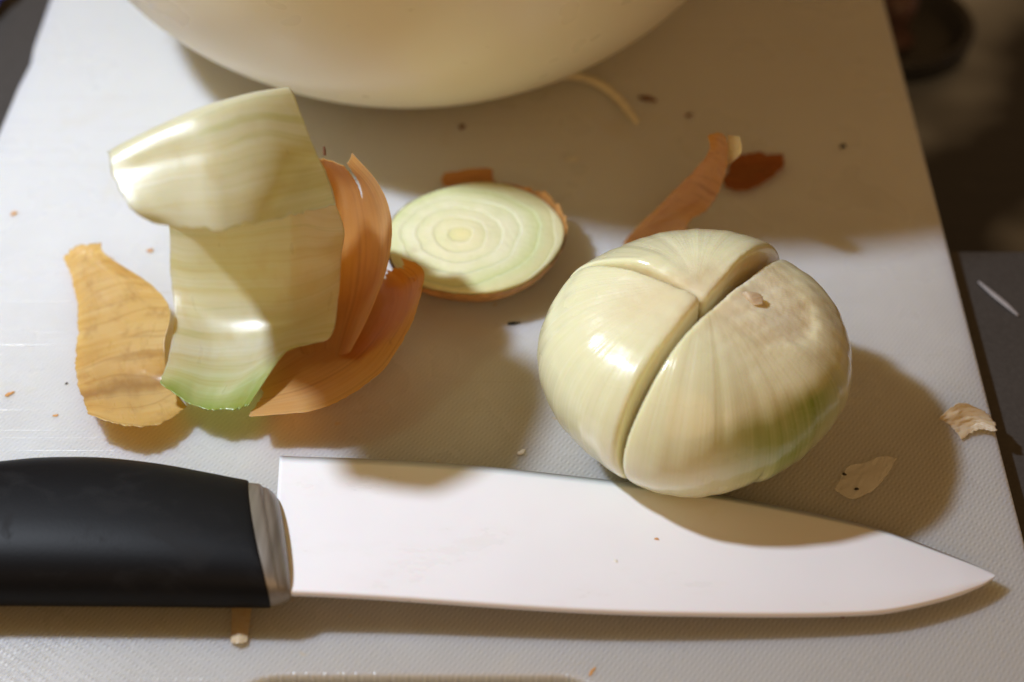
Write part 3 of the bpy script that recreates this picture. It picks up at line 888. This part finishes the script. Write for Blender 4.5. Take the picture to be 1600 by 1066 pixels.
for rr, z in ((0.99, 9.8), (0.94, 7.4), (0.82, 4.4), (0.62, 1.9), (0.40, 0.5)):
    ringv.append([(slice_c[0] + slice_r(a) * rr * math.cos(a), slice_c[1] + slice_r(a) * rr * math.sin(a), z + (TILT[0] * slice_r(a) * math.cos(a) + TILT[1] * slice_r(a) * math.sin(a)) * (z / 11.5)) for a in np.linspace(0, 2 * math.pi, nseg, endpoint=False)])
v, f = loft_loops(ringv, False, True)
v = np.concatenate([v, [[slice_c[0], slice_c[1], 12.1]]])
f += [((i + 1) % nseg, i, len(v) - 1) for i in range(nseg)]
f = [tuple(reversed(q)) for q in f]
mesh_obj('slice_flesh', v, f, mat_slice(), sl, (slice_c[0], slice_c[1], 0))
# thin brown skin round the slice's convex side, torn and standing up at the far right
ringv = []
for fr, rr, z in ((0, 0.42, 0.25), (0.2, 0.64, 1.5), (0.45, 0.84, 4.2), (0.7, 0.96, 7.2), (0.88, 1.012, 9.7), (1.0, 1.018, 11.4)):
    L = []
    for a in np.linspace(0, 2 * math.pi, nseg * 2, endpoint=False):
        torn = 0.0
        if fr > 0.8:
            d = math.degrees((a - math.radians(28) + math.pi) % (2 * math.pi) - math.pi)
            env = math.exp(-(d / 30.0) ** 2)
            torn = (1.9 * env * (0.4 + abs(float(vnoise(a * 14, 5)))) - 0.9 * (1 - env) + 0.35 * float(vnoise(a * 20, 6))) * ((fr - 0.8) / 0.2)
        R = slice_r(a) * rr * (1 + (0.03 * max(0, torn) / 2 if fr > 0.9 else 0))
        x, y = R * math.cos(a), R * math.sin(a)
        L.append((slice_c[0] + x, slice_c[1] + y, max(0.1, z + torn + (TILT[0] * x + TILT[1] * y) * (z / 11.5))))
    ringv.append(L)
v, f = loft_loops(ringv, False, False)
sk = mesh_obj('slice_skin', v, f, mat_plain('slice_brown_skin', (0.52, 0.27, 0.09), 0.45, 0.35, 260), sl, (slice_c[0], slice_c[1], 0))

# ================================================================== crumbs and bits
def lump(name, centre, size, mat, label, cat='crumb', group=None, seed=0, rot=0.0):
    """an irregular crumb: size = (length, width, height) in mm"""
    r = np.random.RandomState(seed)
    n, m = 12, 7
    v, f = [], []
    ph = r.uniform(0, 6.28, 6)
    for j in range(m):
        th = math.pi * j / (m - 1) - math.pi / 2
        for i in range(n):
            a = 2 * math.pi * i / n
            k = 1 + 0.22 * math.sin(2 * a + ph[0]) + 0.16 * math.sin(3 * a + ph[1] + th) + 0.12 * math.sin(5 * a + ph[2])
            x, y, z = k * math.cos(a) * math.cos(th) * size[0] / 2, k * math.sin(a) * math.cos(th) * size[1] / 2, math.sin(th) * size[2] / 2
            v.append((centre[0] + x * math.cos(rot) - y * math.sin(rot), centre[1] + x * math.sin(rot) + y * math.cos(rot), centre[2] + size[2] / 2 + z))
    for j in range(m - 1):
        for i in range(n):
            f.append((j * n + i, j * n + (i + 1) % n, (j + 1) * n + (i + 1) % n, (j + 1) * n + i))
    o = mesh_obj(name, v, f, mat, None, centre)
    return tag(o, label, cat, group)
m_or = mat_plain('orange_crumb', (0.62, 0.30, 0.08), 0.6, 0.3, 900)
m_br = mat_plain('brown_crumb', (0.16, 0.06, 0.025), 0.6, 0.3, 900)
m_bk = mat_plain('black_crumb', (0.014, 0.011, 0.010), 0.5, 0.3, 900)
m_wh = mat_plain('white_crumb', (0.78, 0.74, 0.64), 0.4, 0.1, 900)
GR = 'crumbs scattered on the cutting board'
bits = [
    (22, 335, (2.2, 1.4, 0.7), m_or, 0.3, 'small orange crumb near the left edge of the board, beyond the tan skin'),
    (235, 393, (1.7, 1.4, 0.8), m_or, 0.0, 'orange crumb on the board between the tan skin neck and the cream layer'),
    (15, 617, (2.4, 1.3, 0.6), m_or, 0.6, 'orange crumb at the left edge of the board, nearer the knife handle'),
    (722, 200, (2.4, 1.9, 1.0), m_br, 0.0, 'dark reddish crumb on the shaded board in front of the bowl'),
    (1012, 156, (6.5, 2.2, 1.0), m_br, -0.5, 'long dark brown skin crumb beside the pale onion shred'),
    (1317, 230, (2.2, 1.8, 0.8), m_bk, 0.0, 'tiny black speck alone on the shaded board at the far right'),
    (1076, 181, (2.4, 1.5, 0.6), m_br, 0.9, 'small brown crumb beyond the standing skin strip'),
    (802, 507, (3.6, 1.1, 0.7), m_bk, 0.25, 'black sliver lying between the skin cup and the cut onion'),
    (815, 709, (2.2, 1.7, 1.0), m_wh, 0.4, 'tiny white onion crumb just behind the knife blade'),
    (1316, 964, (1.4, 1.0, 0.6), m_br, 1.2, 'dark speck on the board below the knife blade near its tip'),
    (285, 602, (1.2, 0.9, 0.4), m_br, 0.0, None),
    (104, 600, (1.1, 0.6, 0.3), m_bk, 0.8, 'minute dark speck on the board just left of the tan skin'),
    (87, 650, (1.3, 1.0, 0.3), m_or, 0.2, 'faint orange speck on the board in front of the tan skin'),
    (895, 250, (4.0, 2.2, 0.4), m_wh, 0.2, 'flat whitish crumb on the shaded board beyond the onion slice'),
    (925, 1050, (2.6, 0.8, 0.3), m_or, 0.9, 'brown sliver by the hand slot at the front of the board'),
]
for k, (px, py, size, m, rot, lab) in enumerate(bits):
    if lab:
        c = at(px, py, 0)
        lump('crumb', (c[0], c[1], 0.02), size, m, lab, 'crumb', GR, seed=200 + k, rot=rot)
def onblade(px, py):
    z = blade_z(px) + 0.85
    return at(px, py, z)
for px, py, size, m, lab, s in ((1026, 843, (1.0, 0.8, 0.4), m_or, 'minute orange crumb on the white blade, below the onion', 301), (962, 878, (1.3, 1.0, 0.5), m_wh, 'minute pale crumb on the white blade, nearer its lower edge', 302)):
    lump('crumb', tuple(onblade(px, py)), size, m, lab, 'crumb', 'crumbs on the knife blade', seed=s)
for px, py, lab, s in ((1319, 742, 'upper of two black specks on the translucent membrane', 311), (1338, 765, 'lower of two black specks on the translucent membrane', 312)):
    lump('crumb', tuple(at(px, py, 1.15)), (1.0, 0.9, 0.5), m_bk, lab, 'crumb', 'black specks on the membrane', seed=s)
# upright dark bristle of skin behind the orange skin
c = at(506, 246, 0)
# pale curved shred by the bowl
def tube(name, pts, radii, mat, label, cat, flat=0.6, n=10):
    pts = spline(np.array(pts, float), np.linspace(0, 1, 40)); rad = spline(np.array(radii, float).reshape(-1, 1), np.linspace(0, 1, 40))[:, 0]
    T = np.gradient(pts, axis=0); T /= np.linalg.norm(T, axis=1, keepdims=True)
    loops = []
    for p, t_, r in zip(pts, T, rad):
        side = np.cross(t_, (0, 0, 1.0)); side /= np.linalg.norm(side)
        up_ = np.cross(side, t_)
        loops.append([tuple(p + side * r * math.cos(a) + up_ * r * flat * math.sin(a)) for a in np.linspace(0, 2 * math.pi, n, endpoint=False)])
    v, f = loft_loops(loops, True, True)
    o = mesh_obj(name, v, f, mat, None, tuple(pts[0]))
    return tag(o, label, cat)
tube('onion_shred', [at(868, 119, 1.2), at(905, 120, 1.4), at(940, 133, 1.6), at(968, 156, 1.2), at(985, 178, 0.9), at(996, 192, 0.7)], [1.3, 1.5, 1.6, 1.5, 1.3, 0.8],
     mat_plain('pale_shred', (0.84, 0.78, 0.60), 0.4, 0.12, 400), 'pale curved onion shred lying on the board at the foot of the bowl', 'onion shred')
tube('skin_thread', [at(507, 243, 46), at(507, 236, 47), at(506, 229, 48)], [0.35, 0.4, 0.25], m_br, 'tiny dark upright skin thread at the top of the split orange skin', 'skin thread', 1.0)
tube('counter_scratch', [at(1529, 440, CTOP + 0.4), at(1550, 458, CTOP + 0.5), at(1572, 476, CTOP + 0.5), at(1591, 493, CTOP + 0.4)], [0.35, 0.8, 0.8, 0.35],  # scratch mark of the counter, built up as a thin raised sliver
     mat_plain('pale_scratch', (0.34, 0.32, 0.32), 0.6, 0.1, 400), 'thin pale scratch mark on the dark counter beyond the right edge of the board', 'onion shred', 0.4)
# folded chip of skin on the onion's edge
tc = at(1172, 466, 45.8)
chip = sheet('onion_skin_chip', np.array([[at(1156, 458, 46.5), at(1168, 455, 47.5), at(1186, 459, 46.8)], [at(1160, 466, 45.8), at(1172, 464, 47.4), at(1193, 464, 46.6)], [at(1172, 478, 45.6), at(1182, 478, 46.4), at(1192, 476, 46.4)]]),
             skin_pale, nu=20, nv=20, thick=0.3, jag=(0.05, 0.05, 0.05, 0.05), freq=5, seed=131, crinkle=0.2)
tag(chip, 'small tan chip of skin perched on the cut edge of the onion', 'onion peel')

# ================================================================== far background: blue cloth on the left, burner knob in the basin
def mat_cloth():
    M = Mat('blue_cloth')
    c = M.coord()
    M.set(Base_Color=M.ramp(M.noise(c, 300, 3), (0.3, (0.05, 0.05, 0.22)), (0.7, (0.10, 0.10, 0.36))), Roughness=0.9, Normal=M.bump(M.noise(c, 900, 2), 0.4, 0.0005))
    return M.m
gc = []
for j in range(6):
    e = at(26 - 110 * j / 5 + 12, -15 + 95 * j / 5, CTOP + 3)
    gc.append([e + np.array([-150 + 50 * i, 0, 5 * abs(math.sin(1.7 * i + 0.9 * j))]) for i in range(4)])
gc = np.array(gc)
cl = sheet('dishcloth', gc, mat_cloth(), nu=50, nv=60, thick=2.0, jag=(0, 0.02, 0.02, 0.02), freq=5, seed=151, crinkle=1.0)
tag(cl, 'crumpled blue cloth on the counter at the far left corner', 'cloth')

STR = tuple(at(1392, 62, CTOP - 60))
plug = empty('drain_strainer', STR)
tag(plug, 'dark round strainer with a reddish middle in the basin behind the board', 'strainer')
revolve('strainer_rim', [(0.01, 0.5), (20, 0.6), (24, 2), (27, 9), (30, 11), (31.5, 9), (30, 1), (26, 0.2)], STR, mat_plain('black_rubber', (0.03, 0.03, 0.032), 0.4, 0.2, 200), plug, n=60)
revolve('strainer_knob', [(0.01, 22), (5, 21.5), (8, 19), (7, 12), (5, 8), (9, 1.2)], STR, mat_plain('dull_red_plastic', (0.13, 0.075, 0.07), 0.4, 0.2, 200), plug, n=40)
